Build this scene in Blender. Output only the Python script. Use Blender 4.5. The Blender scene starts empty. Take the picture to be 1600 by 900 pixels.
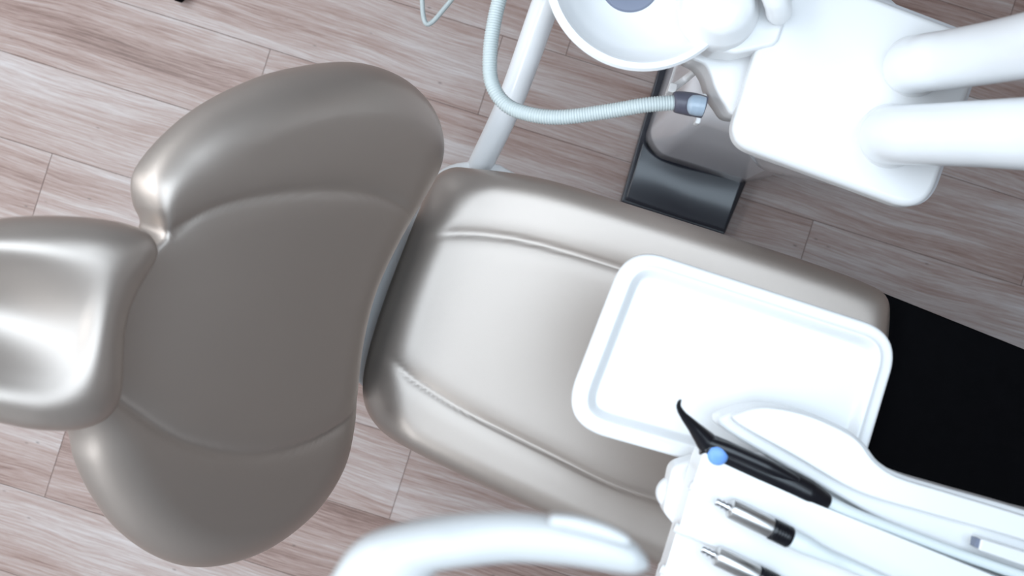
import bpy, bmesh, math, random
import numpy as np
from mathutils import Vector, Matrix
random.seed(7)
C = bpy.context.scene.collection
sc = bpy.context.scene

# ------------------------------------------------------------------ camera
H = 2.2                 # lens height above the floor
F = 1523.0              # focal length in pixels of a 1600 px wide frame
cam_d = bpy.data.cameras.new('camera'); cam = bpy.data.objects.new('camera', cam_d); C.objects.link(cam)
cam.location = (0, 0, H); cam.rotation_euler = (0, 0, 0)
cam_d.sensor_width = 36; cam_d.lens = 36 * F / 1600; cam_d.clip_start = 0.02
cam_d.dof.use_dof = True; cam_d.dof.focus_distance = 1.55; cam_d.dof.aperture_fstop = 3.8
sc.camera = cam

# ------------------------------------------------------------------ world, lights, exposure
w = bpy.data.worlds.new('world'); sc.world = w; w.use_nodes = True
w.node_tree.nodes['Background'].inputs[0].default_value = (0.9, 0.95, 1, 1)
w.node_tree.nodes['Background'].inputs[1].default_value = 0.5

def area(name, loc, target, sx, sy, power, col=(1, 1, 1)):
    l = bpy.data.lights.new(name, 'AREA'); l.shape = 'RECTANGLE'; l.size = sx; l.size_y = sy
    l.energy = power; l.color = col
    o = bpy.data.objects.new(name, l); C.objects.link(o); o.location = loc
    d = Vector(target) - Vector(loc); o.rotation_euler = d.to_track_quat('-Z', 'Y').to_euler()
    return o
area('left_fill_light', (-2.55, 0.2, 1.75), (0, 0.1, 0.7), 1.4, 4.6, 45, (0.93, 0.97, 1.0))  # unseen fill from the left, added for gloss on floor and leather
area('ceiling_panel_light', (0.30, 0.0, 2.74), (0.30, 0.0, 0), 1.7, 1.4, 30, (0.72, 0.87, 1.0))
area('rim_highlight_light', (-1.65, 0.0, 2.74), (-1.65, 0.0, 0), 0.8, 4.2, 74, (0.86, 0.94, 1.0))  # unseen light added for highlights along the backrest rims


sc.view_settings.view_transform = 'Standard'; sc.view_settings.look = 'None'
sc.view_settings.exposure = 0.22; sc.view_settings.gamma = 1.0; sc.view_settings.use_curve_mapping = False

# ------------------------------------------------------------------ helpers
AX = math.radians(17.5)                               # direction of the planks and the chair
A = Vector((math.cos(AX), -math.sin(AX), 0)); B = Vector((math.sin(AX), math.cos(AX), 0)); Z = Vector((0, 0, 1))
def at(x, y, z):
    k = (H - z) / F
    return Vector(((x - 800) * k, -(y - 450) * k, z))

def srgb(r, g, b):
    f = lambda c: (c / 255 / 12.92) if c / 255 <= 0.04045 else ((c / 255 + 0.055) / 1.055) ** 2.4
    return (f(r), f(g), f(b), 1)

def mat(name, col, rough=0.4, metal=0.0, spec=0.5, coat=0.0, coat_rough=0.1, noise=None, bump=None, sheen=0):
    m = bpy.data.materials.new(name); m.use_nodes = True; nt = m.node_tree; p = nt.nodes['Principled BSDF']
    p.inputs['Base Color'].default_value = col; p.inputs['Roughness'].default_value = rough
    p.inputs['Metallic'].default_value = metal; p.inputs['Specular IOR Level'].default_value = spec
    p.inputs['Coat Weight'].default_value = coat; p.inputs['Coat Roughness'].default_value = coat_rough
    tc = nt.nodes.new('ShaderNodeTexCoord')
    n = nt.nodes.new('ShaderNodeTexNoise'); nt.links.new(tc.outputs['Object'], n.inputs['Vector'])
    sc_, amt = noise or (6.0, 0.03)
    n.inputs['Scale'].default_value = sc_; n.inputs['Detail'].default_value = 4
    mr = nt.nodes.new('ShaderNodeMapRange'); nt.links.new(n.outputs['Fac'], mr.inputs['Value'])
    mr.inputs['To Min'].default_value = 1 - amt; mr.inputs['To Max'].default_value = 1 + amt
    mx = nt.nodes.new('ShaderNodeVectorMath'); mx.operation = 'SCALE'; mx.inputs[0].default_value = col[:3]
    nt.links.new(mr.outputs[0], mx.inputs['Scale']); nt.links.new(mx.outputs[0], p.inputs['Base Color'])
    if bump:
        bs, bd = bump
        n2 = nt.nodes.new('ShaderNodeTexNoise'); n2.inputs['Scale'].default_value = bs; n2.inputs['Detail'].default_value = 3
        nt.links.new(tc.outputs['Object'], n2.inputs['Vector'])
        b = nt.nodes.new('ShaderNodeBump'); b.inputs['Strength'].default_value = 1; b.inputs['Distance'].default_value = bd
        nt.links.new(n2.outputs['Fac'], b.inputs['Height']); nt.links.new(b.outputs[0], p.inputs['Normal'])
    return m

M = {}
M['leather'] = mat('taupe_leather', (0.51, 0.445, 0.40, 1), rough=0.44, metal=0.80, spec=0.6, coat=0.15, coat_rough=0.35, noise=(3, 0.04), bump=(900, 0.00010))
M['white'] = mat('white_plastic', (0.80, 0.80, 0.805, 1), rough=0.32, coat=0.3, coat_rough=0.15)
M['white_paint'] = mat('white_enamel', (0.82, 0.83, 0.845, 1), rough=0.28, coat=0.4, coat_rough=0.12)
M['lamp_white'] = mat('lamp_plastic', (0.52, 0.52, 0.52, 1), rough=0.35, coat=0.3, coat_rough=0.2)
M['gloss_body'] = mat('gloss_lacquer', (0.80, 0.80, 0.83, 1), rough=0.14, spec=0.5, coat=0.2, coat_rough=0.04)
M['hose'] = mat('hose_plastic', (0.50, 0.55, 0.55, 1), rough=0.45)
M['hose_pale'] = mat('hose_pale', (0.74, 0.79, 0.80, 1), rough=0.45)
M['dark_plastic'] = mat('dark_gloss_plastic', (0.022, 0.025, 0.036, 1), rough=0.28, coat=0.5, coat_rough=0.15)
M['grey_collar'] = mat('slate_plastic', (0.085, 0.082, 0.11, 1), rough=0.4)
M['grey_blue'] = mat('blue_grey_plastic', (0.33, 0.40, 0.48, 1), rough=0.25)
M['drain'] = mat('drain_grey', (0.17, 0.19, 0.26, 1), rough=0.4)
M['black'] = mat('black_vinyl', (0.0022, 0.0022, 0.003, 1), rough=0.8, spec=0.06, noise=(40, 0.3), bump=(700, 0.0001))
M['black_tool'] = mat('black_handpiece', (0.006, 0.006, 0.009, 1), rough=0.28, spec=0.5)
M['blue'] = mat('blue_button', (0.17, 0.36, 0.80, 1), rough=0.4)
M['steel'] = mat('brushed_steel', (0.62, 0.61, 0.60, 1), rough=0.34, metal=1.0)
M['chrome'] = mat('chrome', (0.7, 0.7, 0.72, 1), rough=0.12, metal=1.0)
M['wall'] = mat('wall_paint', (0.45, 0.45, 0.46, 1), rough=0.8)
M['wall_dark'] = mat('wall_paint_brown', (0.42, 0.35, 0.31, 1), rough=0.8)
M['ceil'] = mat('ceiling_paint', (0.55, 0.56, 0.58, 1), rough=0.9)

def tag(o, label=None, cat=None, group=None, kind=None):
    if label: o['label'] = label
    if cat: o['category'] = cat
    if group: o['group'] = group
    if kind: o['kind'] = kind
    return o
def thing(name, loc, label, cat, group=None):
    o = bpy.data.objects.new(name, None); C.objects.link(o); o.location = loc; o.empty_display_size = 0.05
    return tag(o, label, cat, group)
def link(name, verts, faces, m, parent=None, smooth=True, loc=None):
    """one mesh object; verts in world space, origin moved to loc (or their mean)"""
    V = np.array([tuple(v) for v in verts], float)
    c = np.array(loc) if loc is not None else V.mean(0)
    me = bpy.data.meshes.new(name); me.from_pydata([tuple(v) for v in (V - c)], [], faces); me.update()
    bm = bmesh.new(); bm.from_mesh(me); bmesh.ops.recalc_face_normals(bm, faces=bm.faces); bm.to_mesh(me); bm.free()
    for p in me.polygons: p.use_smooth = smooth
    me.materials.append(M[m] if isinstance(m, str) else m)
    o = bpy.data.objects.new(name, me); C.objects.link(o)
    if parent:
        pl = Vector(parent.get('_w', (0, 0, 0))) if False else world_loc(parent)
        o.parent = parent; o.location = Vector(c) - pl
    else: o.location = c
    return o
def world_loc(o):
    l = Vector(o.location)
    while o.parent: o = o.parent; l = l + Vector(o.location)
    return l
def catmull(pts, n=8, closed=True):
    P = [Vector(p) for p in pts]; N = len(P); out = []
    rng = range(N if closed else N - 1)
    for i in rng:
        if closed: p0, p1, p2, p3 = P[i - 1], P[i], P[(i + 1) % N], P[(i + 2) % N]
        else: p0, p1, p2, p3 = P[max(i - 1, 0)], P[i], P[i + 1], P[min(i + 2, N - 1)]
        for k in range(n):
            t = k / n
            out.append(0.5 * ((2 * p1) + (p2 - p0) * t + (2 * p0 - 5 * p1 + 4 * p2 - p3) * t * t + (3 * p1 - p0 - 3 * p2 + p3) * t ** 3))
    if not closed: out.append(P[-1])
    return out
def rounded(pts, radii, seg=10):
    """polygon with circular-ish corners (2D tuples)"""
    out = []; N = len(pts)
    if not hasattr(radii, '__len__'): radii = [radii] * N
    for i in range(N):
        p = Vector(pts[i]).to_2d() if False else Vector((pts[i][0], pts[i][1])); a = Vector(pts[i - 1][:2]); b = Vector(pts[(i + 1) % N][:2]); r = radii[i]
        da = (a - p); db = (b - p); la, lb = da.length, db.length; da.normalize(); db.normalize()
        ang = da.angle(db); t = min(r / math.tan(ang / 2), la * 0.49, lb * 0.49)
        s = p + da * t; e = p + db * t
        for k in range(seg + 1):
            q = k / seg; out.append(tuple((1 - q) ** 2 * s + 2 * q * (1 - q) * (p * 0.93 + (s + e) * 0.035) + q * q * e))
    return out
def resample(pts, n):
    P = np.array([tuple(p) for p in pts]); Q = np.vstack([P, P[:1]])
    s = np.r_[0, np.cumsum(np.linalg.norm(np.diff(Q, axis=0), axis=1))]
    t = np.linspace(0, s[-1], n, endpoint=False)
    return np.stack([np.interp(t, s, Q[:, k]) for k in range(P.shape[1])], 1)
def polydist(X, line, closed=False):
    L = np.asarray(line, float)
    if closed: L = np.vstack([L, L[:1]])
    best = np.full(len(X), 1e9)
    for a, b in zip(L[:-1], L[1:]):
        d = b - a; ll = max(d @ d, 1e-12); t = np.clip(((X - a) @ d) / ll, 0, 1)
        q = X - (a + t[:, None] * d); best = np.minimum(best, np.sqrt((q ** 2).sum(1)))
    return best
def softdist(X, O, d):
    """distance to the outline with its creases smoothed out"""
    Q = resample(O, 1100); L = np.vstack([Q, Q[:1]]); dl = np.linalg.norm(np.diff(L, axis=0), axis=1).mean(); out = np.empty(len(X))
    for i in range(0, len(X), 2000):
        D = ((X[i:i + 2000, None] - Q[None]) ** 2).sum(2) + 1e-10
        out[i:i + 2000] = ((D ** -2).sum(1) * dl / (math.pi / 2)) ** (-1 / 3)
    w_ = sm(d, 2 * dl, 8 * dl); return d * (1 - w_) + out * w_
sm = lambda x, a, b: (lambda t: t * t * (3 - 2 * t))(np.clip((x - a) / (b - a), 0, 1))

class Plane:
    """a (tilted) plane of the place; turns picture points into points of it"""
    def __init__(s, p0, n, e1=A):
        s.p0 = Vector(p0); s.n = Vector(n).normalized(); s.e1 = (e1 - s.n * e1.dot(s.n)).normalized(); s.e2 = s.n.cross(s.e1)
    def hit(s, x, y):
        c = Vector((0, 0, H)); d = Vector(((x - 800) / F, -(y - 450) / F, -1)); t = (s.p0 - c).dot(s.n) / d.dot(s.n)
        return c + d * t
    def uv(s, x, y):
        q = s.hit(x, y) - s.p0; return (q.dot(s.e1), q.dot(s.e2))
    def w(s, u, v, h): return s.p0 + s.e1 * u + s.e2 * v + s.n * h

def cushion(name, outline_px, plane, m, parent, R=0.04, Tt=0.04, Tb=0.04, seams=(), relief=None, cpx=None, n=260, rings=56, smooth_out=True, power=2.0, Rf=None):
    o = [plane.uv(*p[:2]) for p in outline_px]
    if smooth_out: o = [tuple(v)[:2] for v in catmull([(a, b, 0) for a, b in o], 10)]
    O = resample(o, n)
    c = np.array(plane.uv(*cpx)) if cpx else O.mean(0)
    S = [([plane.uv(*p) for p in s[0]]) for s in seams]
    S = [np.array([tuple(v)[:2] for v in catmull([(a, b, 0) for a, b in s], 8, False)]) for s in S]
    rs = [1 - (1 - i / rings) ** 2.0 for i in range(1, rings + 1)]
    X = np.vstack([c[None]] + [c + r * (O - c) for r in rs])
    d = polydist(X, O, True); d[-n:] = 0
    if smooth_out: d = softdist(X, O, d)
    if Rf: R = Rf(X, plane)
    e = np.clip(d / R, 0, 1); prof = (1 - (1 - e) ** 3) ** 0.5
    h = Tt * prof
    rel = relief(X, d, plane) if relief else 0
    g = np.zeros(len(X))
    for (s, sd) in zip(S, seams):
        dd = polydist(X, s); g -= sd[1] * np.exp(-(dd / sd[2]) ** 2) + (sd[1] * 0.8) * np.exp(-(dd / (sd[2] * 4)) ** 2)
    h = h + (rel + g) * sm(e, 0.0, 1.0)
    hb = -Tb * prof
    V = [plane.w(a, b, k) for (a, b), k in zip(X, h)] + [plane.w(a, b, k) for (a, b), k in zip(X[:-n], hb[:-n])]
    nt_ = len(X); faces = []
    R_ = lambda ring, i: 1 + (ring) * n + i % n
    for i in range(n): faces.append((0, R_(0, i), R_(0, i + 1)))
    for r in range(rings - 1):
        for i in range(n): faces.append((R_(r, i), R_(r + 1, i), R_(r + 1, i + 1), R_(r, i + 1)))
    Bq = lambda ring, i: (nt_ + 1 + ring * n + i % n) if ring < rings - 1 else R_(ring, i)
    for i in range(n): faces.append((nt_, Bq(0, i + 1), Bq(0, i)))
    for r in range(rings - 1):
        for i in range(n): faces.append((Bq(r, i), Bq(r, i + 1), Bq(r + 1, i + 1), Bq(r + 1, i)))
    return link(name, V, faces, m, parent)

def slab(name, outline, z_top, thick, m, parent, bev=0.006, px=True, seg=4, loc=None):
    """flat body with a real thickness and rounded rims; outline as picture points at the height of the top, or metres"""
    O = [at(p[0], p[1], z_top) if px else Vector((p[0], p[1], z_top)) for p in outline]
    n = len(O); V = list(O) + [Vector((p.x, p.y, z_top - thick)) for p in O]
    F_ = [tuple(range(n)), tuple(range(2 * n - 1, n - 1, -1))] + [(i, (i + 1) % n, n + (i + 1) % n, n + i) for i in range(n)]
    o = link(name, V, F_, m, parent, smooth=True, loc=loc)
    if bev:
        b = o.modifiers.new('bevel', 'BEVEL'); b.width = bev; b.segments = seg; b.limit_method = 'ANGLE'; b.angle_limit = math.radians(50)
    o.modifiers.new('wn', 'WEIGHTED_NORMAL').keep_sharp = True
    return o
def loft(name, loops, m, parent, cap=True, sub=0):
    n = len(loops[0]); V = [v for l in loops for v in l]; F_ = []
    for k in range(len(loops) - 1):
        for i in range(n): F_.append((k * n + i, k * n + (i + 1) % n, (k + 1) * n + (i + 1) % n, (k + 1) * n + i))
    if cap: F_ += [tuple(range(n)), tuple(range(len(V) - n, len(V)))]
    o = link(name, V, F_, m, parent)
    if sub: s = o.modifiers.new('sub', 'SUBSURF'); s.levels = sub; s.render_levels = sub
    return o
def tube(name, pts, rad, m, parent=None, seg=24, n=10, cap=True, ridge=None, flat=1.0):
    """swept round body through the points; rad a number or one per point"""
    P = catmull(pts, n, False) if n > 1 else [Vector(p) for p in pts]
    if hasattr(rad, '__len__'):
        r0 = np.interp(np.linspace(0, len(rad) - 1, len(P)), range(len(rad)), rad)
    else: r0 = np.full(len(P), rad)
    if ridge:
        pitch, depth = ridge
        Q = np.array([tuple(p) for p in P]); s = np.r_[0, np.cumsum(np.linalg.norm(np.diff(Q, axis=0), axis=1))]
        k = int(s[-1] / pitch * 4); t = np.linspace(0, s[-1], k + 1)
        r0 = np.interp(t, s, r0) + np.array([depth if i % 4 in (0, 1) else -depth for i in range(k + 1)])
        P = [Vector((np.interp(x, s, Q[:, 0]), np.interp(x, s, Q[:, 1]), np.interp(x, s, Q[:, 2]))) for x in t]
    V = []; up = Vector((0, 0, 1)); last = None
    for i, p in enumerate(P):
        d = (P[min(i + 1, len(P) - 1)] - P[max(i - 1, 0)]).normalized()
        if last is None:
            a = up if abs(d.dot(up)) < 0.9 else Vector((1, 0, 0)); x = d.cross(a).normalized()
        else: x = (last - d * last.dot(d)).normalized()
        y = d.cross(x); last = x
        for k in range(seg):
            t = 2 * math.pi * k / seg; V.append(p + (x * math.cos(t) + y * math.sin(t) * flat) * r0[i])
    F_ = []
    for i in range(len(P) - 1):
        for k in range(seg): F_.append((i * seg + k, i * seg + (k + 1) % seg, (i + 1) * seg + (k + 1) % seg, (i + 1) * seg + k))
    if cap:
        V += [P[0], P[-1]]; a, b = len(V) - 2, len(V) - 1; e = (len(P) - 1) * seg
        for k in range(seg): F_.append((a, (k + 1) % seg, k)); F_.append((b, e + k, e + (k + 1) % seg))
    return link(name, V, F_, m, parent)
def lathe(name, prof, c, m, parent=None, axis=Z, seg=64, sharp=None):
    """turned body: prof = [(radius, height)], around axis through c"""
    axis = Vector(axis).normalized(); a = Vector((1, 0, 0)) if abs(axis.x) < 0.9 else Vector((0, 1, 0))
    x = axis.cross(a).normalized(); y = axis.cross(x); V = []; F_ = []; c = Vector(c)
    for r, h in prof:
        for k in range(seg):
            t = 2 * math.pi * k / seg; V.append(c + axis * h + (x * math.cos(t) + y * math.sin(t)) * max(r, 1e-5))
    for i in range(len(prof) - 1):
        for k in range(seg): F_.append((i * seg + k, i * seg + (k + 1) % seg, (i + 1) * seg + (k + 1) % seg, (i + 1) * seg + k))
    o = link(name, V, F_, m, parent)
    bm = bmesh.new(); bm.from_mesh(o.data); bmesh.ops.remove_doubles(bm, verts=bm.verts, dist=2e-5)
    for e in bm.edges:
        if len(e.link_faces) == 2 and e.calc_face_angle(0) > math.radians(42): e.smooth = False
    bm.to_mesh(o.data); bm.free()
    return o

# ------------------------------------------------------------------ the room
def struct(o): o['kind'] = 'structure'; return o
def quadbox(name, x0, x1, y0, y1, z0, z1, m):
    V = [(x, y, z) for z in (z0, z1) for y in (y0, y1) for x in (x0, x1)]
    return struct(link(name, V, [(0, 1, 3, 2), (4, 5, 7, 6), (0, 1, 5, 4), (2, 3, 7, 6), (0, 2, 6, 4), (1, 3, 7, 5)], m, None, smooth=False))
# wood floor: one mesh, a face for each plank with its own random value, thin dark joints
def wood_material():
    m = bpy.data.materials.new('laminate_wood'); m.use_nodes = True; nt = m.node_tree; p = nt.nodes['Principled BSDF']
    N, L = nt.nodes.new, nt.links.new
    uv = N('ShaderNodeUVMap'); uv.uv_map = 'planks'
    at_ = N('ShaderNodeAttribute'); at_.attribute_name = 'plank'; 
    off = N('ShaderNodeVectorMath'); off.operation = 'MULTIPLY_ADD'; L(at_.outputs['Color'], off.inputs[0]); off.inputs[1].default_value = (37, 11, 5); L(uv.outputs[0], off.inputs[2])
    # slow warp so that the grain bends into cathedrals
    wz = N('ShaderNodeTexNoise'); wz.inputs['Scale'].default_value = 1.0; wz.inputs['Detail'].default_value = 2
    mp0 = N('ShaderNodeMapping'); mp0.inputs['Scale'].default_value = (2.0, 6, 1); L(off.outputs[0], mp0.inputs[0]); L(mp0.outputs[0], wz.inputs['Vector'])
    wadd = N('ShaderNodeVectorMath'); wadd.operation = 'MULTIPLY_ADD'; L(wz.outputs['Color'], wadd.inputs[0]); wadd.inputs[1].default_value = (0.0, 0.055, 0); L(off.outputs[0], wadd.inputs[2])
    def noise(sx, sy, det, rough, src, dist=0):
        mp = N('ShaderNodeMapping'); mp.inputs['Scale'].default_value = (sx, sy, 1); L(src.outputs[0], mp.inputs[0])
        n = N('ShaderNodeTexNoise'); n.inputs['Scale'].default_value = 1; n.inputs['Detail'].default_value = det; n.inputs['Roughness'].default_value = rough; n.inputs['Distortion'].default_value = dist
        L(mp.outputs[0], n.inputs['Vector']); return n
    broad = noise(1.2, 12, 3, 0.55, wadd, 0.3); streak = noise(2.4, 70, 4, 0.65, wadd, 0.2); fine = noise(9, 330, 5, 0.75, wadd); pore = noise(30, 800, 2, 0.5, off)
    def mul(a, k, b=None):
        q = N('ShaderNodeMath'); q.operation = 'MULTIPLY_ADD'; L(a, q.inputs[0]); q.inputs[1].default_value = k
        if b is None: q.inputs[2].default_value = 0
        else: L(b, q.inputs[2])
        return q.outputs[0]
    sep = N('ShaderNodeSeparateColor'); L(at_.outputs['Color'], sep.inputs[0])
    f = mul(broad.outputs['Fac'], 0.66); f = mul(streak.outputs['Fac'], 0.46, f); f = mul(fine.outputs['Fac'], 0.72, f); f = mul(pore.outputs['Fac'], 0.20, f)
    f = mul(sep.outputs[0], 0.10, f); f = mul(f, 0.635)
    r = N('ShaderNodeValToRGB'); L(f, r.inputs[0]); cr = r.color_ramp
    cr.elements[0].position = 0.46; cr.elements[0].color = srgb(92, 68, 60)
    cr.elements[1].position = 0.86; cr.elements[1].color = srgb(196, 190, 189)
    for pos, col in ((0.55, (126, 99, 90)), (0.63, (154, 130, 122)), (0.70, (168, 150, 144)), (0.77, (181, 169, 166))):
        e = cr.elements.new(pos); e.color = srgb(*col)
    # knots
    vo = N('ShaderNodeTexVoronoi'); mp = N('ShaderNodeMapping'); mp.inputs['Scale'].default_value = (2.6, 6.5, 1); L(off.outputs[0], mp.inputs[0]); L(mp.outputs[0], vo.inputs['Vector'])
    kr = N('ShaderNodeMapRange'); L(vo.outputs['Distance'], kr.inputs['Value']); kr.inputs['From Min'].default_value = 0.018; kr.inputs['From Max'].default_value = 0.085; kr.inputs['To Min'].default_value = 0.45; kr.inputs['To Max'].default_value = 1
    sc1 = N('ShaderNodeVectorMath'); sc1.operation = 'SCALE'; L(r.outputs[0], sc1.inputs[0]); L(kr.outputs[0], sc1.inputs['Scale'])
    L(sc1.outputs[0], p.inputs['Base Color']); p.inputs['Roughness'].default_value = 0.42; p.inputs['Specular IOR Level'].default_value = 0.5
    b = N('ShaderNodeBump'); b.inputs['Distance'].default_value = 0.0004; b.inputs['Strength'].default_value = 0.5; L(fine.outputs['Fac'], b.inputs['Height']); L(b.outputs[0], p.inputs['Normal'])
    return m
M['wood'] = wood_material()
M['joint'] = mat('floor_joint', srgb(84, 62, 54), rough=0.8)
def floor():
    k = H / F; pw = 129 * k; plen = 1.285; gap = 0.0007
    cx = (800 * math.cos(AX) + 450 * math.sin(AX)); cy = (-800 * math.sin(AX) + 450 * math.cos(AX))
    me = bpy.data.meshes.new('floor'); V = []; F_ = []; uvs = []; cols = []; mats = []
    rnd = random.Random(11)
    seam = {-2: 869, -1: 766, 0: 426, 1: 640, 2: 150, 3: 560, 4: 824, 5: 300}
    # sub-floor (seen only in the joints)
    V += [(-3.6, -3.6, -0.0006), (3.6, -3.6, -0.0006), (3.6, 3.6, -0.0006), (-3.6, 3.6, -0.0006)]; F_.append((0, 1, 2, 3)); uvs += [(0, 0)] * 4; cols += [(0, 0, 0)] * 4; mats.append(1)
    for r in range(-16, 18):
        v0 = (-54 + 129 * r - cy) * k; v1 = v0 + pw
        s = seam.get(r, rnd.uniform(0, 880)); u = (s - cx) * k - 3 * plen
        while u < 3.4:
            u1 = u + plen; c = (rnd.random(), rnd.random(), rnd.random())
            if r == 0 and u < (1400 - cx) * k < u1: pass
            q = [(u + gap, v0 + gap), (u1 - gap, v0 + gap), (u1 - gap, v1 - gap), (u + gap, v1 - gap)]
            i = len(V)
            for (a, b_) in q:
                p = A * a - B * b_; V.append((p.x, p.y, 0)); uvs.append((a, b_)); cols.append(c)
            F_.append((i + 3, i + 2, i + 1, i)); mats.append(0)
            u = u1
    # uv/cols are stored per vertex here; write per loop
    me.from_pydata(V, [], F_); me.update(); me.materials.append(M['wood']); me.materials.append(M['joint'])
    me.uv_layers.new(name='planks'); me.color_attributes.new('plank', 'FLOAT_COLOR', 'CORNER')
    ul = me.uv_layers['planks']; ca = me.color_attributes['plank']
    for pi, p in enumerate(me.polygons):
        p.material_index = mats[pi]
        for li in p.loop_indices:
            vi = me.loops[li].vertex_index; ul.data[li].uv = uvs[vi]; ca.data[li].color = (*cols[vi], 1)
    o = bpy.data.objects.new('floor', me); C.objects.link(o); return struct(o)
floor()
RX0, RX1, RY0, RY1, RH = -2.7, 2.9, -2.4, 2.6, 2.8
quadbox('ceiling', RX0 - .1, RX1 + .1, RY0 - .1, RY1 + .1, RH, RH + 0.1, 'ceil')
quadbox('wall_right', RX1, RX1 + .1, RY0, RY1, 0, RH, 'wall_dark')
quadbox('wall_left', RX0 - .1, RX0, RY0, RY1, 0, RH, 'wall')
quadbox('wall_back', RX0, RX1, RY1, RY1 + .1, 0, RH, 'wall')
quadbox('wall_front', RX0, RX1, RY0 - .1, RY0, 0, RH, 'wall')

# unseen frames added around the area lights: two ceiling panels and a left window
def fixture(cx, cy, sx, sy, label):
    t = thing('ceiling_light', (cx, cy, RH), label, 'ceiling light', 'flush ceiling panels')
    for x0, x1, y0, y1 in ((-sx - .04, -sx, -sy - .04, sy + .04), (sx, sx + .04, -sy - .04, sy + .04), (-sx, sx, -sy - .04, -sy), (-sx, sx, sy, sy + .04)):
        V = [(cx + x, cy + y, z) for z in (2.735, RH) for y in (y0, y1) for x in (x0, x1)]
        link('frame', V, [(0, 1, 3, 2), (4, 5, 7, 6), (0, 1, 5, 4), (2, 3, 7, 6), (0, 2, 6, 4), (1, 3, 7, 5)], 'white_paint', t, smooth=False)
fixture(0.30, 0.0, 0.85, 0.70, 'wide flush ceiling panel light above the seat')
fixture(-1.65, 0.0, 0.40, 2.10, 'unseen long narrow strip light added behind the headrest')
for y0, y1, z0, z1 in ((-2.2, 2.4, 2.42, 2.48), (-2.2, 2.4, 0.92, 0.98), (-2.2, -2.14, 0.98, 2.42), (2.34, 2.4, 0.98, 2.42), (0.07, 0.13, 0.98, 2.42)):
    quadbox('added_window_frame', RX0, RX0 + 0.05, y0, y1, z0, z1, 'white_paint')  # frame added behind the left fill light, out of view

# ------------------------------------------------------------------ dental chair
chair = thing('dental_chair', at(900, 560, 0), 'taupe leather dental chair with winged backrest, headrest and black foot end', 'dental chair')
seat_px = [(735, 263), (700, 264), (674, 284), (655, 328), (627, 398), (600, 470), (578, 540), (567, 597), (573, 640), (600, 676), (650, 706), (740, 750), (860, 806), (960, 851), (1060, 897), (1150, 935), (1215, 950), (1262, 925), (1300, 830), (1345, 690), (1375, 580), (1386, 500), (1380, 461), (1345, 440), (1270, 412), (1160, 376), (1000, 325), (850, 280)]
zs = 0.50
pl = Plane(at(950, 600, zs), Z)
seam_up = [(628, 376), (670, 370), (740, 367), (830, 380), (950, 415), (1100, 465), (1250, 520), (1400, 575)]
seam_lo = [(590, 548), (615, 560), (650, 588), (720, 632), (790, 668), (850, 698), (950, 748), (1030, 775), (1120, 805), (1240, 850)]
up_uv = np.array([pl.uv(*p) for p in seam_up]); lo_uv = np.array([pl.uv(*p) for p in seam_lo])
def seat_relief(X, d, P):
    a = polydist(X, up_uv); b = polydist(X, lo_uv)
    vu = np.interp(X[:, 0], up_uv[:, 0], up_uv[:, 1]); vl = np.interp(X[:, 0], lo_uv[:, 0], lo_uv[:, 1])
    inside = (X[:, 1] < vu) & (X[:, 1] > vl)
    mid = (vu + vl) / 2; hw = (vu - vl) / 2
    bowl = -0.004 * (1 - np.clip(np.abs(X[:, 1] - mid) / hw, 0, 1) ** 2)
    bol = 0.003 * np.sin(np.clip(np.minimum(a, b) / 0.09, 0, 1) * math.pi / 2)
    return np.where(inside, bowl, bol)
def seat_rim(X, P): return 0.047 + 0.085 * (1 - sm(X[:, 0] - P.uv(600, 500)[0], 0.0, 0.12))
cushion('seat', seat_px, pl, 'leather', chair, R=0.042, Tt=0.046, Tb=0.03, Rf=seat_rim, seams=[(seam_up, 0.0035, 0.0045), (seam_lo, 0.0035, 0.0045)], relief=seat_relief, cpx=(950, 600), n=320, rings=70, power=1.9)
# white shell under the seat, with the foot end
shell_px = [(800, 268), (775, 256), (730, 253), (695, 262), (662, 290), (636, 335), (602, 395), (574, 460), (555, 530), (550, 572), (556, 592), (600, 632), (680, 690), (860, 770), (1100, 860), (1220, 890), (1290, 800), (1350, 560), (1340, 480), (1160, 410), (960, 350)]
ps = Plane(at(950, 600, 0.445), Z)
cushion('seat_shell', shell_px, ps, 'white', chair, R=0.012, Tt=0.012, Tb=0.05, cpx=(950, 600), n=200, rings=30)
foot_px = rounded([(1340, 441), (1600, 545), (1690, 590), (1500, 1120), (1420, 1120), (1180, 950)], [5, 5, 20, 20, 10, 10], 4)
slab('foot_pad', foot_px, 0.492, 0.035, 'black', chair, bev=0.006)
# base on the floor and lift column, under the seat
cb = at(960, 560, 0)
base = [tuple((cb + A * a + B * b)[:2]) for a, b in ((-.18, -.15), (.42, -.15), (.42, .15), (-.18, .15))]
slab('base_plate', rounded(base, .05, 6), 0.05, 0.05, 'white_paint', chair, px=False, bev=0.012)
col = [tuple((cb + A * a + B * b)[:2]) for a, b in ((-.08, -.09), (.2, -.09), (.2, .09), (-.08, .09))]
slab('lift_column', rounded(col, .04, 6), 0.41, 0.37, 'white_paint', chair, px=False, bev=0.005)

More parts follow.
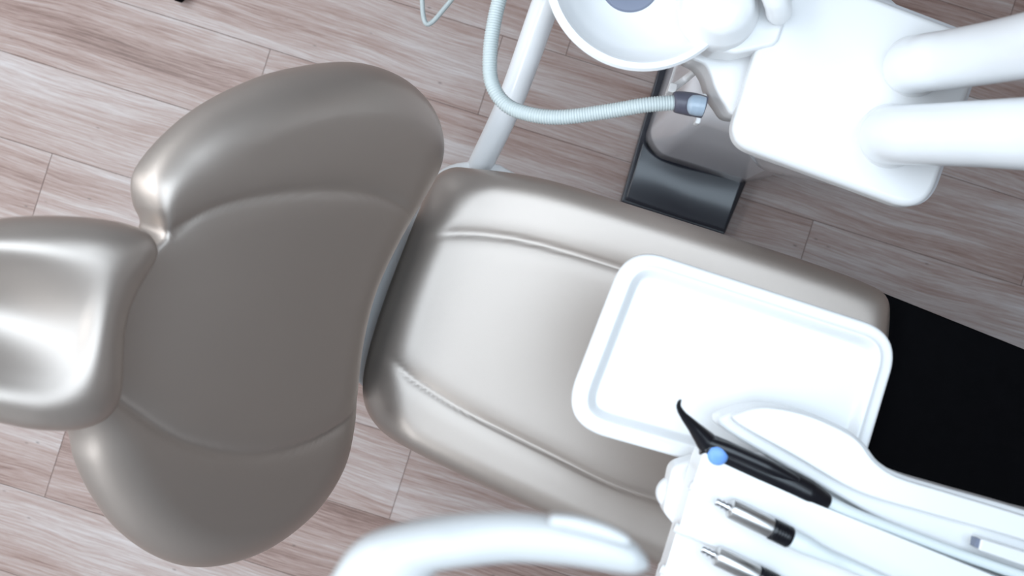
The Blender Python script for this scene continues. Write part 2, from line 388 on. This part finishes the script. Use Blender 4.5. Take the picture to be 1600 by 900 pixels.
# backrest: a steep plane, its wide side across the chair
pr, pt = at(590, 480, 0.63), at(185, 440, 0.98)
dirv = (pt - pr); dirv = dirv - B * dirv.dot(B)
nb = dirv.cross(B); nb = nb if nb.z > 0 else -nb
pb = Plane(at(430, 480, 0.64) if False else pr + dirv * 0.5 + B * 0, nb)
back_px = [(222, 357), (211, 322), (206, 288), (216, 258), (250, 216), (300, 173), (360, 139), (430, 112), (520, 97), (580, 102), (630, 125), (665, 165), (679, 215), (672, 262), (644, 315), (608, 378), (575, 450), (556, 525), (547, 600), (541, 662), (524, 725), (480, 792), (415, 846), (350, 874), (290, 881), (235, 865), (180, 825), (140, 770), (116, 718), (106, 675), (78, 640), (50, 575), (56, 505), (95, 440), (165, 388)]
b_up = [(180, 372), (232, 354), (290, 320), (360, 299), (440, 288), (520, 289), (580, 306), (618, 336), (640, 372)]
b_lo = [(130, 590), (185, 628), (240, 664), (300, 684), (365, 691), (430, 681), (490, 656), (535, 622), (575, 570)]
def back_relief(X, d, P):
    cu = np.array([P.uv(*p) for p in b_up]); cl = np.array([P.uv(*p) for p in b_lo])
    c = (cu[4, 1] + cl[4, 1]) / 2
    s = np.abs(X[:, 1] - c)
    return 0.012 * sm(s, 0.05, 0.32)
def back_rim(X, P):
    q = np.array(P.uv(222, 357)); return 0.016 + 0.052 * sm(np.sqrt(((X - q) ** 2).sum(1)), 0.0, 0.11)
cushion('backrest', back_px, pb, 'leather', chair, R=0.05, Tt=0.050, Tb=0.02, Rf=back_rim, seams=[(b_up, 0.0042, 0.005), (b_lo, 0.0042, 0.005)], relief=back_relief, cpx=(400, 480), n=340, rings=70, power=1.9)
# white shell on the rear of the backrest
c0 = pb.w(0, 0, -0.03); pbs = Plane(c0, nb)
bs_px = [((x - 405) * 0.86 + 405, (y - 480) * 0.86 + 480) for x, y in back_px]
cushion('back_shell', bs_px, pbs, 'white', chair, R=0.04, Tt=0.01, Tb=0.035, cpx=(400, 480), n=160, rings=24)
# hinge between seat and backrest
hp = at(625, 470, 0.50)
hb = [at(603, 420, 0.43), at(573, 530, 0.43), at(520, 515, 0.43), at(550, 405, 0.43)]
slab('hinge_bracket', [tuple(p[:2]) for p in hb], 0.43, 0.06, 'black', chair, px=False, bev=0.004)
hb0 = at(590, 480, 0.43)
def prism(name, prof, w0, w1, m, parent):
    V = [Vector((hb0.x, hb0.y, 0)) + A * a + Z * z + B * w for w in (w0, w1) for a, z in prof]; n = len(prof)
    return link(name, V, [tuple(range(n)), tuple(range(2 * n - 1, n - 1, -1))] + [(i, (i + 1) % n, n + (i + 1) % n, n + i) for i in range(n)], m, parent, smooth=False)
prism('gap_light_blocker', [(-.045, .36), (-.05, .56), (-.10, .64), (-.24, .82), (-.28, .80), (-.16, .60), (-.13, .36)], -0.19, 0.19, 'black', chair)  # unseen board added to block light reaching the seat under the backrest

# headrest
ph = Plane(at(60, 510, 1.13), (0.52, -0.10, 0.85))
head_px = [(-150, 400), (-90, 352), (0, 341), (60, 337), (130, 339), (190, 348), (228, 362), (245, 386), (241, 410), (217, 450), (200, 492), (193, 540), (192, 590), (184, 630), (160, 657), (115, 671), (50, 669), (-10, 657), (-90, 640), (-150, 600), (-170, 500)]
def head_relief(X, d, P):
    v1 = P.uv(60, 372)[1]; v2 = P.uv(60, 645)[1]; v = X[:, 1]
    t = np.clip((v - v2) / (v1 - v2), 0, 1)
    return -0.036 * np.sin(t * math.pi) ** 2 * sm(P.uv(236, 510)[0] - X[:, 0], 0.0, 0.17)
def head_rim(X, P): return 0.052 + 0.07 * sm(X[:, 0] - P.uv(90, 510)[0], 0.0, 0.12) 
cushion('headrest', head_px, ph, 'leather', chair, R=0.058, Tt=0.045, Tb=0.03, Rf=head_rim, relief=head_relief, cpx=(30, 510), n=260, rings=60, power=2.0)
tube('headrest_stem', [ph.w(0.02, 0, -0.03), ph.w(0.03, 0, -0.09), pb.w(-0.2, 0.0, -0.06)], 0.018, 'steel', chair, seg=16)
# tubular arm leaving the seat shell towards the service unit
tube('support_arm', [at(744, 272, 0.42), at(752, 255, 0.45), at(800, 152, 0.54), at(855, 0, 0.63), at(905, -120, 0.72)], [0.0225, 0.0225, 0.0228, 0.0232, 0.0235], 'white_paint', chair, seg=40)
lathe('arm_socket', [(0, 0.05), (0.026, 0.05), (0.032, 0.035), (0.034, 0), (0, 0)], at(744, 280, 0.40), 'white', chair)

# ------------------------------------------------------------------ service unit with the spittoon
unit = thing('dental_service_unit', at(1240, 200, 0), 'white dental service unit with round spittoon bowl and glossy cabinet on dark plinth', 'dental unit')
# dark plinth on the floor
plin = catmull([(*p, 0) for p in [(1040, 105), (1022, 150), (1000, 218), (985, 262), (972, 308), (976, 318), (1050, 342), (1127, 366), (1136, 358), (1152, 312), (1166, 272), (1180, 200), (1190, 120), (1110, 90)]], 3)
# lower tier: flange plate
slab('plinth', [(1035, 88), (970, 315), (1132, 367), (1172, 272), (1190, 200), (1180, 140)], 0.030, 0.030, 'dark_plastic', unit, bev=0.004)
# curved foot cover rising towards the cabinet
def grid_sheet(name, rows, m, parent, thick=0.0):
    nr, nc = len(rows), len(rows[0]); V = [v for r in rows for v in r]; F_ = []
    for i in range(nr - 1):
        for j in range(nc - 1): F_.append((i * nc + j, i * nc + j + 1, (i + 1) * nc + j + 1, (i + 1) * nc + j))
    o = link(name, V, F_, m, parent)
    if thick:
        s = o.modifiers.new('t', 'SOLIDIFY'); s.thickness = thick; s.offset = -1
    return o
rows = []
e0 = catmull([(*p, 0) for p in [(1006, 219), (1014, 232), (1030, 245), (1060, 256), (1110, 268), (1165, 282)]], 5, False)
e1 = catmull([(*p, 0) for p in [(977, 312), (1005, 322), (1045, 335), (1075, 345), (1105, 354), (1133, 363)]], 5, False)
for i in range(17):
    t = i / 16; z = 0.034 + 0.020 * (1 - t) ** 1.6 + 0.006 * math.sin(t * math.pi)
    rows.append([at(a.x * (1 - t) + b.x * t, a.y * (1 - t) + b.y * t, z) for a, b in zip(e0, e1)])
# close the sides down to the plinth
full = []
for r in rows:
    full.append([Vector((r[0].x, r[0].y, 0.028))] + [Vector((r[0].x, r[0].y, r[0].z - 0.004))] + r + [Vector((r[-1].x, r[-1].y, r[-1].z - 0.004))] + [Vector((r[-1].x, r[-1].y, 0.028))])
grid_sheet('foot_cover', full, 'dark_plastic', unit, 0.003)
# glossy cabinet
cab = rounded([(1072, 30), (1014, 212), (1035, 240), (1166, 280), (1215, 272), (1240, 185)], [10, 34, 30, 6, 14, 14], 8)
cabw = [at(x, y, 0.12) for x, y in cab]
loft('cabinet', [[Vector((p.x, p.y, z)) for p in cabw] for z in (0.03, 0.12, 0.5, 0.80)], 'gloss_body', unit)
def on_left_wall(t, z):      # along the cabinet's left side
    a, b = at(1072, 30, .12), at(1014, 212, .12); p = a.lerp(b, t); return Vector((p.x - 0.0012 * A.x, p.y - 0.0012 * A.y, z))
tube('door_seam', [on_left_wall(0.12, .22), on_left_wall(0.5, .22), on_left_wall(0.86, .22)], 0.0013, 'white', unit, seg=8, n=2)
# belly shell under the top panel
panel = [(1215, -60), (1492, 43), (1541, 64), (1500, 162), (1459, 272), (1440, 316), (1372, 311), (1165, 238), (1141, 210), (1190, 52)]
panel = rounded([(1250, -50), (1545, 62), (1448, 336), (1136, 222), (1200, 20)], [30, 24, 52, 42, 60], 12)
inner = rounded([(1200, 20), (1440, 100), (1400, 308), (1170, 262), (1180, 60)], [30, 40, 50, 40, 30], 12)
pw_ = [at(x, y, 0.865) for x, y in panel]
iw_ = [at(800 + (x - 800), 450 + (y - 450), 0.62) for x, y in inner]
cx_ = sum(iw_, Vector()) / len(iw_)
loft('belly_shell', [pw_, [p.lerp(q, 0.35) for p, q in zip(pw_, iw_)], [p.lerp(q, 0.75) for p, q in zip(pw_, iw_)], iw_, [p.lerp(cx_, 0.4) for p in iw_]], 'gloss_body', unit)
slab('top_panel', panel, 0.90, 0.035, 'white', unit, bev=0.010, seg=5)
# neck carrying the bowl
nk_top = catmull([(*p, 0) for p in [(1060, 30), (1070, 76), (1084, 93), (1101, 101), (1110, 116), (1118, 138), (1131, 161), (1150, 180), (1215, 170), (1262, 120), (1250, 20), (1200, -40), (1110, -40)]], 6)
nk_bot = catmull([(*p, 0) for p in [(1040, 40), (1050, 88), (1062, 101), (1080, 111), (1092, 127), (1099, 148), (1112, 170), (1134, 190), (1200, 180), (1240, 130), (1230, 30), (1185, -25), (1100, -25)]], 6)
nl = lambda zt, L: [at(p.x, p.y, zt) for p in L]
T_, B_ = nl(0.845, nk_top), nl(0.775, nk_bot)
ct = sum(T_, Vector()) / len(T_); cb2 = sum(B_, Vector()) / len(B_)
loft('bowl_neck', [[cb2.lerp(p, .5) for p in B_], B_, [b.lerp(t, .5) for t, b in zip(T_, B_)], [b.lerp(t, .92) for t, b in zip(T_, B_)], [ct.lerp(p, 0.985) + Z * 0.002 for p in T_], [ct.lerp(p, 0.9) + Z * 0.003 for p in T_]], 'white', unit)
slab('turret_plate', rounded([(1062, -60), (1068, 40), (1108, 78), (1150, 84), (1215, 70), (1260, -60)], [10, 30, 30, 30, 20, 10], 8), 0.905, 0.045, 'white', unit, bev=0.008)
bc = at(1006, -44, 0.92)
rB = 155 / F * (H - 0.92)
bowl = lathe('spittoon_bowl', [(0.0, -0.055), (0.043, -0.055), (0.060, -0.053), (0.085, -0.044), (0.104, -0.028), (0.114, -0.010), (0.1175, -0.001), (0.1200, 0.002), (rB - 0.003, 0.001), (rB, -0.003), (rB - 0.002, -0.008), (0.116, -0.020), (0.10, -0.045), (0.075, -0.066), (0.0, -0.075)], bc, 'white', unit, seg=96)
lathe('drain', [(0, -0.0505), (0.030, -0.050), (0.040, -0.051), (0.042, -0.0548), (0, -0.0548)], bc + Vector((-0.012, 0.004, 0)), 'drain', bowl)
# tap turret and cup stand beside the bowl
tp = at(1128, 10, 0.93)
lathe('tap_turret', [(0, 0.020), (0.020, 0.0195), (0.034, 0.016), (0.041, 0.009), (0.043, 0.001), (0.049, -0.006), (0.052, -0.014), (0.053, -0.028), (0, -0.028)], tp, 'white', unit)
tp2 = at(1205, 0, 0.98)
tube('water_spout', [at(1216, 22, .90), at(1217, 17, .93), at(1213, 0, .95), at(1196, -22, .96), at(1160, -40, 0.965), at(1110, -52, 0.95)], [0.014, 0.017, 0.017, 0.014, 0.010, 0.008], 'white', unit)
# two thick arms standing on the top panel
def big_arm(pts, rads, base_px, rb, label):
    o = tube('lamp_post' if False else 'carrying_arm', pts, rads, 'white_paint', unit, seg=48, n=14)
    o['label'] = label
    lathe('arm_collar', [(0, 0.014), (rb * .86, 0.014), (rb * 0.96, 0.010), (rb, 0.004), (rb, -0.002), (0, -0.002)], at(*base_px, 0.90), 'white', o)
    return o
big_arm([at(1424, 104, 0.90), at(1428, 102, 0.925), at(1445, 98, 0.95), at(1490, 92, 0.985), at(1560, 80, 1.05), at(1640, 63, 1.13), at(1750, 40, 1.22)], [0.037] * 7, (1428, 104), 0.041, 'upper white tubular arm rising from the top panel')
big_arm([at(1388, 213, 0.90), at(1392, 212, 0.925), at(1410, 211, 0.955), at(1460, 210, 0.99), at(1540, 209, 1.04), at(1640, 209, 1.10), at(1760, 208, 1.18)], [0.038, 0.038, 0.038, 0.0385, 0.040, 0.043, 0.045], (1390, 213), 0.043, 'lower white tubular arm rising from the top panel')
# holder for the suction hose
slab('hose_holder', rounded([(1098, 145), (1106, 147), (1094, 194), (1086, 192)], 3, 3), 0.80, 0.02, 'white', unit, bev=0.003)
slab('hose_clip', rounded([(1048, 128), (1060, 131), (1056, 146), (1043, 142)], 3, 3), 0.70, 0.03, 'white', unit, bev=0.003)
tube('clip_bracket', [at(1053, 137, .69), at(1075, 120, .69), at(1098, 100, .78)], 0.006, 'white', unit, seg=10)

# suction hose: ribbed hose with a slate cuff, in the holder
hose = thing('suction_hose', at(1078, 162, 0.83), 'thick pale ribbed suction hose with slate grey cuff looping across the white arm', 'hose')
tube('hose_pipe', [at(800, -90, 0.80), at(785, -20, 0.80), at(773, 30, 0.80), at(766, 80, 0.80), at(768, 128, 0.80), at(790, 163, 0.80), at(830, 179, 0.81), at(880, 183, 0.82), at(950, 174, 0.83), at(1010, 164, 0.84), at(1060, 160, 0.84)], 0.0104, 'hose', hose, ridge=(0.0038, 0.0005), seg=28)
tube('cuff', [at(1052, 159, 0.84), at(1055, 159, 0.84), at(1062, 160, 0.84), at(1080, 163, 0.84), at(1094, 166, 0.84), at(1101, 168, 0.84)], [0.012, 0.0145, 0.0155, 0.0165, 0.016, 0.0155], 'grey_collar', hose, seg=32, n=6)
oo = tube('valve_window', [at(1076, 163, 0.850), at(1080, 163.5, 0.851), at(1090, 165, 0.851), at(1100, 167, 0.851)], [0.008, 0.0135, 0.0145, 0.0135], 'grey_blue', hose, seg=32, n=6)
oo['label'] = 'blue-grey valve window in the cuff'
tag(tube('saliva_hose', [at(652, -60, 0.42), at(659, -5, 0.42), at(661, 22, 0.42), at(666, 37, 0.42), at(676, 34, 0.42), at(692, 16, 0.42), at(712, -10, 0.42), at(740, -60, 0.42)], 0.0044, 'hose', ridge=(0.0022, 0.0003), seg=16),
    'thin pale ribbed hose hanging in a narrow loop at the top edge', 'hose')

# ------------------------------------------------------------------ instrument table (delivery unit)
dz = 1.08
deliv = thing('instrument_table', at(1300, 800, 0.98), 'white instrument delivery table with stepped holders and curved arm over the seat', 'instrument table')
slab('body', rounded([(1051, 728), (1104, 712), (1260, 715), (1700, 860), (1700, 1010), (1300, 1000), (1060, 830), (1036, 800)], [22, 30, 40, 10, 10, 10, 10, 18], 8), 1.055, 0.04, 'white', deliv, bev=0.012)
lathe('side_knob', [(0, 0.014), (0.012, 0.013), (0.0195, 0.006), (0.021, -0.004), (0.016, -0.014), (0, -0.016)], at(1052, 771, 1.03), 'white_paint', deliv)
# stepped holder plates (each instrument lies in its own)
def plate(px_, z, rr=6, th=0.018): return slab('instrument_holder', rounded(px_, rr, 5), z, th, 'white', deliv, bev=0.004)
plate([(1099, 706), (1246, 776), (1380, 830), (1740, 976), (1700, 1075), (1345, 905), (1079, 768)], 1.110, th=0.05)
plate([(1080, 758), (1255, 838), (1420, 905), (1400, 980), (1060, 832)], 1.098, th=0.045)
plate([(1060, 822), (1235, 900), (1400, 975), (1390, 1040), (1036, 900)], 1.086, th=0.035)
plate([(1036, 886), (1200, 960), (1300, 1010), (1290, 1080), (1010, 980)], 1.074, th=0.03)
for (a, b, z) in (((1079, 757), (1112, 771), 1.104), ((1054, 823), (1088, 836), 1.092), ((1032, 888), (1064, 900), 1.080)):
    tube('holder_lip', [at(*a, z), at((a[0] + b[0]) / 2, (a[1] + b[1]) / 2 + 1, z), at(*b, z)], [0.0055, 0.006, 0.005], 'white', deliv, seg=16, n=6)
# curved arm / grip shell
arm_px = [(1124, 664), (1150, 641), (1200, 633), (1262, 645), (1318, 668), (1350, 692), (1374, 722), (1410, 742), (1480, 763), (1600, 797), (1750, 845), (1730, 960), (1600, 900), (1450, 845), (1380, 815), (1300, 770), (1220, 725)]
def smooth_px(pts, n=5): return [(p.x, p.y) for p in catmull([(*q, 0) for q in pts], n)]
slab('swing_arm', smooth_px(arm_px), 1.078, 0.04, 'white', deliv, bev=0.014, seg=6)
arm2 = [(1150, 660), (1162, 644), (1200, 637), (1262, 649), (1318, 673), (1345, 692), (1368, 722), (1404, 746), (1478, 769), (1600, 806), (1750, 856), (1745, 900), (1600, 845), (1450, 802), (1340, 768), (1240, 712)]
slab('arm_cover', smooth_px(arm2), 1.092, 0.018, 'white', deliv, bev=0.010, seg=6)
# slot in the arm
slab('arm_slot', [(1525, 841), (1535, 843), (1531, 858), (1523, 855)], 1.1015, 0.012, 'drain', deliv, bev=0.0006)
slab('slot_tab', rounded([(1534, 842), (1700, 893), (1690, 915), (1530, 860)], 3, 3), 1.104, 0.03, 'white', deliv, bev=0.002)

# tray resting on its bracket
tray_px = rounded([(980, 382), (1408, 521), (1328, 790), (872, 662)], [62, 62, 60, 66], 12)
ptr = Plane(at(1140, 570, 1.0), Z)
def tray_relief(X, d, P):
    return -0.009 * sm(d, 0.020, 0.031) + 0.0018 * np.exp(-((d - 0.018) / 0.003) ** 2)
tray = cushion('instrument_tray', tray_px, ptr, 'white', None, R=0.006, Tt=0.0075, Tb=0.010, relief=tray_relief, cpx=(1140, 575), n=300, rings=90, smooth_out=False)
tag(tray, 'empty white rectangular tray with rounded corners above the seat', 'tray')
slab('tray_bracket', rounded([(1060, 560), (1250, 610), (1330, 740), (1240, 790), (1090, 740)], 20, 6), 0.99, 0.012, 'white', deliv, bev=0.004)

# black air-water syringe
def line_pts(lst): return [at(x, y, z) for x, y, z in lst]
syr = thing('air_water_syringe', at(1190, 735, 1.095), 'black curved-tip syringe with blue button lying in the topmost holder', 'dental syringe')
tube('handle', line_pts([(1098, 694, 1.098), (1106, 697, 1.098), (1130, 708, 1.098), (1180, 731, 1.098), (1230, 753, 1.098), (1262, 769, 1.098), (1285, 780, 1.097), (1293, 783, 1.096)]), [0.0120, 0.0145, 0.0155, 0.0155, 0.0155, 0.0150, 0.0110, 0.0085], 'black_tool', syr, seg=36)
tube('tip', line_pts([(1064, 625, 1.13), (1061, 629, 1.128), (1061, 637, 1.124), (1068, 649, 1.118), (1084, 667, 1.11), (1102, 688, 1.102), (1112, 701, 1.098)]), [0.0013, 0.0022, 0.0030, 0.0042, 0.0072, 0.0118, 0.0132], 'black_tool', syr, seg=28)
tube('ridge', line_pts([(1108, 691, 1.107), (1140, 704, 1.109), (1200, 730, 1.109), (1246, 752, 1.107)]), [0.006, 0.0085, 0.0085, 0.005], 'black_tool', syr, seg=20)
btn = lathe('button', [(0, 0.0095), (0.006, 0.009), (0.0105, 0.0065), (0.012, 0.003), (0.012, -0.006), (0, -0.006)], at(1121, 710, 1.1075), 'blue', syr, axis=(-.12, -.12, 1)); btn['label'] = 'round light blue button'
tube('tool_hose', line_pts([(1290, 782, 1.096), (1330, 801, 1.096), (1400, 828, 1.094), (1500, 866, 1.094), (1620, 908, 1.092), (1720, 945, 1.09)]), [0.0075, 0.0068, 0.006, 0.006, 0.006, 0.006], 'hose_pale', syr, seg=20)

# two steel micromotors
def micromotor(dx, dy, zz, label):
    t = thing('micromotor_handpiece', at(1175 + dx, 812 + dy, zz), label, 'handpiece', 'steel micromotor handpieces on the holders')
    p0 = at(1118 + dx, 783 + dy, zz); p1 = at(1236 + dx, 841 + dy, zz); u = (p1 - p0).normalized(); L = (p1 - p0).length
    r = 0.0112; k = L / 0.1
    nose = [(0, 0), (.0035, 0), (.0045, .001), (.0045, .0050), (.0036, .0055), (.0036, .0070), (.0052, .0075), (.0052, .0100), (.0040, .0105), (.0040, .0125), (.0056, .0130), (.0056, .0160), (.0045, .0165), (.0045, .0200), (0, .0200)]
    lathe('coupling_nose', [(a, b * k) for a, b in nose], p0, 'chrome', t, axis=u, seg=32)
    lathe('motor_barrel', [(a, b * k) for a, b in [(0, .018), (.008, .018), (.0105, .0195), (r, .022), (r, .072), (.0108, .0745), (0, .0745)]], p0, 'steel', t, axis=u, seg=48)
    sl = [(0, .0725), (.0112, .0725), (.0122, .0740)]
    for i in range(5): sl += [(.0122, (.0770 + i * .0036)), (.0112, (.0775 + i * .0036)), (.0112, (.0790 + i * .0036)), (.0122, (.0795 + i * .0036))]
    sl += [(.0122, .0975), (.011, .099), (0, .099)]
    lathe('grip_sleeve', [(a, b * k) for a, b in sl], p0, 'black_tool', t, axis=u, seg=40)
    q = p0 + u * 0.098 * k
    tube('motor_hose', [q, q + u * 0.02, q + u * 0.045, at(1330 + dx, 884 + dy, zz - .004), at(1420 + dx, 925 + dy, zz - .006), at(1560 + dx, 985 + dy, zz - .008)], [0.0110, 0.0105, 0.0075, 0.0065, 0.0065, 0.0065], 'hose_pale', t, seg=20)
micromotor(0, 0, 1.1235, 'steel micromotor handpiece lying nearest the black syringe')
micromotor(-22, 74, 1.1115, 'steel micromotor handpiece at the bottom edge, farthest from the syringe')

# ------------------------------------------------------------------ operating lamp (only its grip reaches into the picture)
lamp = thing('operating_lamp', at(600, 1000, 1.60), 'large white curved lamp handle hanging close above at the bottom edge', 'dental lamp')
zl = 1.58
grip = rounded([(505, 925), (560, 838)], 0) if False else None
g_out = [(470, 990), (515, 905), (548, 853), (580, 832), (640, 815), (710, 804), (780, 800), (860, 806), (920, 817), (975, 838), (1002, 862), (1010, 884), (1006, 897), (985, 898), (930, 889), (870, 880), (800, 877), (735, 880), (690, 887), (674, 896), (662, 920), (650, 990)]
def handle_loft():
    import itertools
    # centre line and half width from the two rims
    top = [(440, 1060), (470, 990), (510, 912), (550, 853), (600, 826), (700, 806), (800, 801), (880, 809), (950, 828), (990, 848), (1003, 862)]
    bot = [(620, 1060), (640, 990), (662, 925), (682, 893), (705, 886), (755, 880), (810, 877), (875, 881), (935, 889), (985, 896), (1008, 890)]
    T = catmull([(*p, 0) for p in top], 8, False); Bm = catmull([(*p, 0) for p in bot], 8, False)
    loops = []; n = len(T)
    for i, (a, b) in enumerate(zip(T, Bm)):
        z = zl + 0.0
        c = (at(a.x, a.y, z) + at(b.x, b.y, z)) / 2; hw = (at(a.x, a.y, z) - at(b.x, b.y, z)) / 2; r = hw.length; zz = min(r, 0.020) * 0.95
        e = 1.0
        loops.append([c + hw * math.copysign(abs(math.cos(t)) ** .85, math.cos(t)) + Z * zz * math.copysign(abs(math.sin(t)) ** .85, math.sin(t)) for t in [2 * math.pi * k / 36 for k in range(36)]])
    c = (at(1012, 879, zl)); loops.append([c + (v - sum(loops[-1], Vector()) / 36) * 0.6 for v in loops[-1]])
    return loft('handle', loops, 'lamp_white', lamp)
handle_loft()
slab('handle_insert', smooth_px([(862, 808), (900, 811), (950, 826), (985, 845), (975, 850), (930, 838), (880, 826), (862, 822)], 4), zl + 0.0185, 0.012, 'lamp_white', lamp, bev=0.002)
lathe('lamp_head', [(0, 0.05), (0.06, 0.045), (0.10, 0.03), (0.12, 0.0), (0.11, -0.03), (0.09, -0.035), (0, -0.035)], at(400, 1260, 1.60), 'white', lamp)

# small dark castor of something standing past the top edge
cst = thing('stool_castor', at(280, -14, 0.0), 'small black castor wheel on the floor at the top left edge', 'castor')
cc = at(282, -14, 0.025)
lathe('wheel', [(0, -0.010), (0.018, -0.010), (0.024, -0.006), (0.024, 0.006), (0.018, 0.010), (0, 0.010)], cc - Z * 0.001, 'black', cst, axis=A, seg=32)
tube('fork', [cc + A * 0.012 + Z * 0.002, cc + Z * 0.028, cc - A * 0.012 + Z * 0.002], 0.005, 'dark_plastic', cst, seg=10)
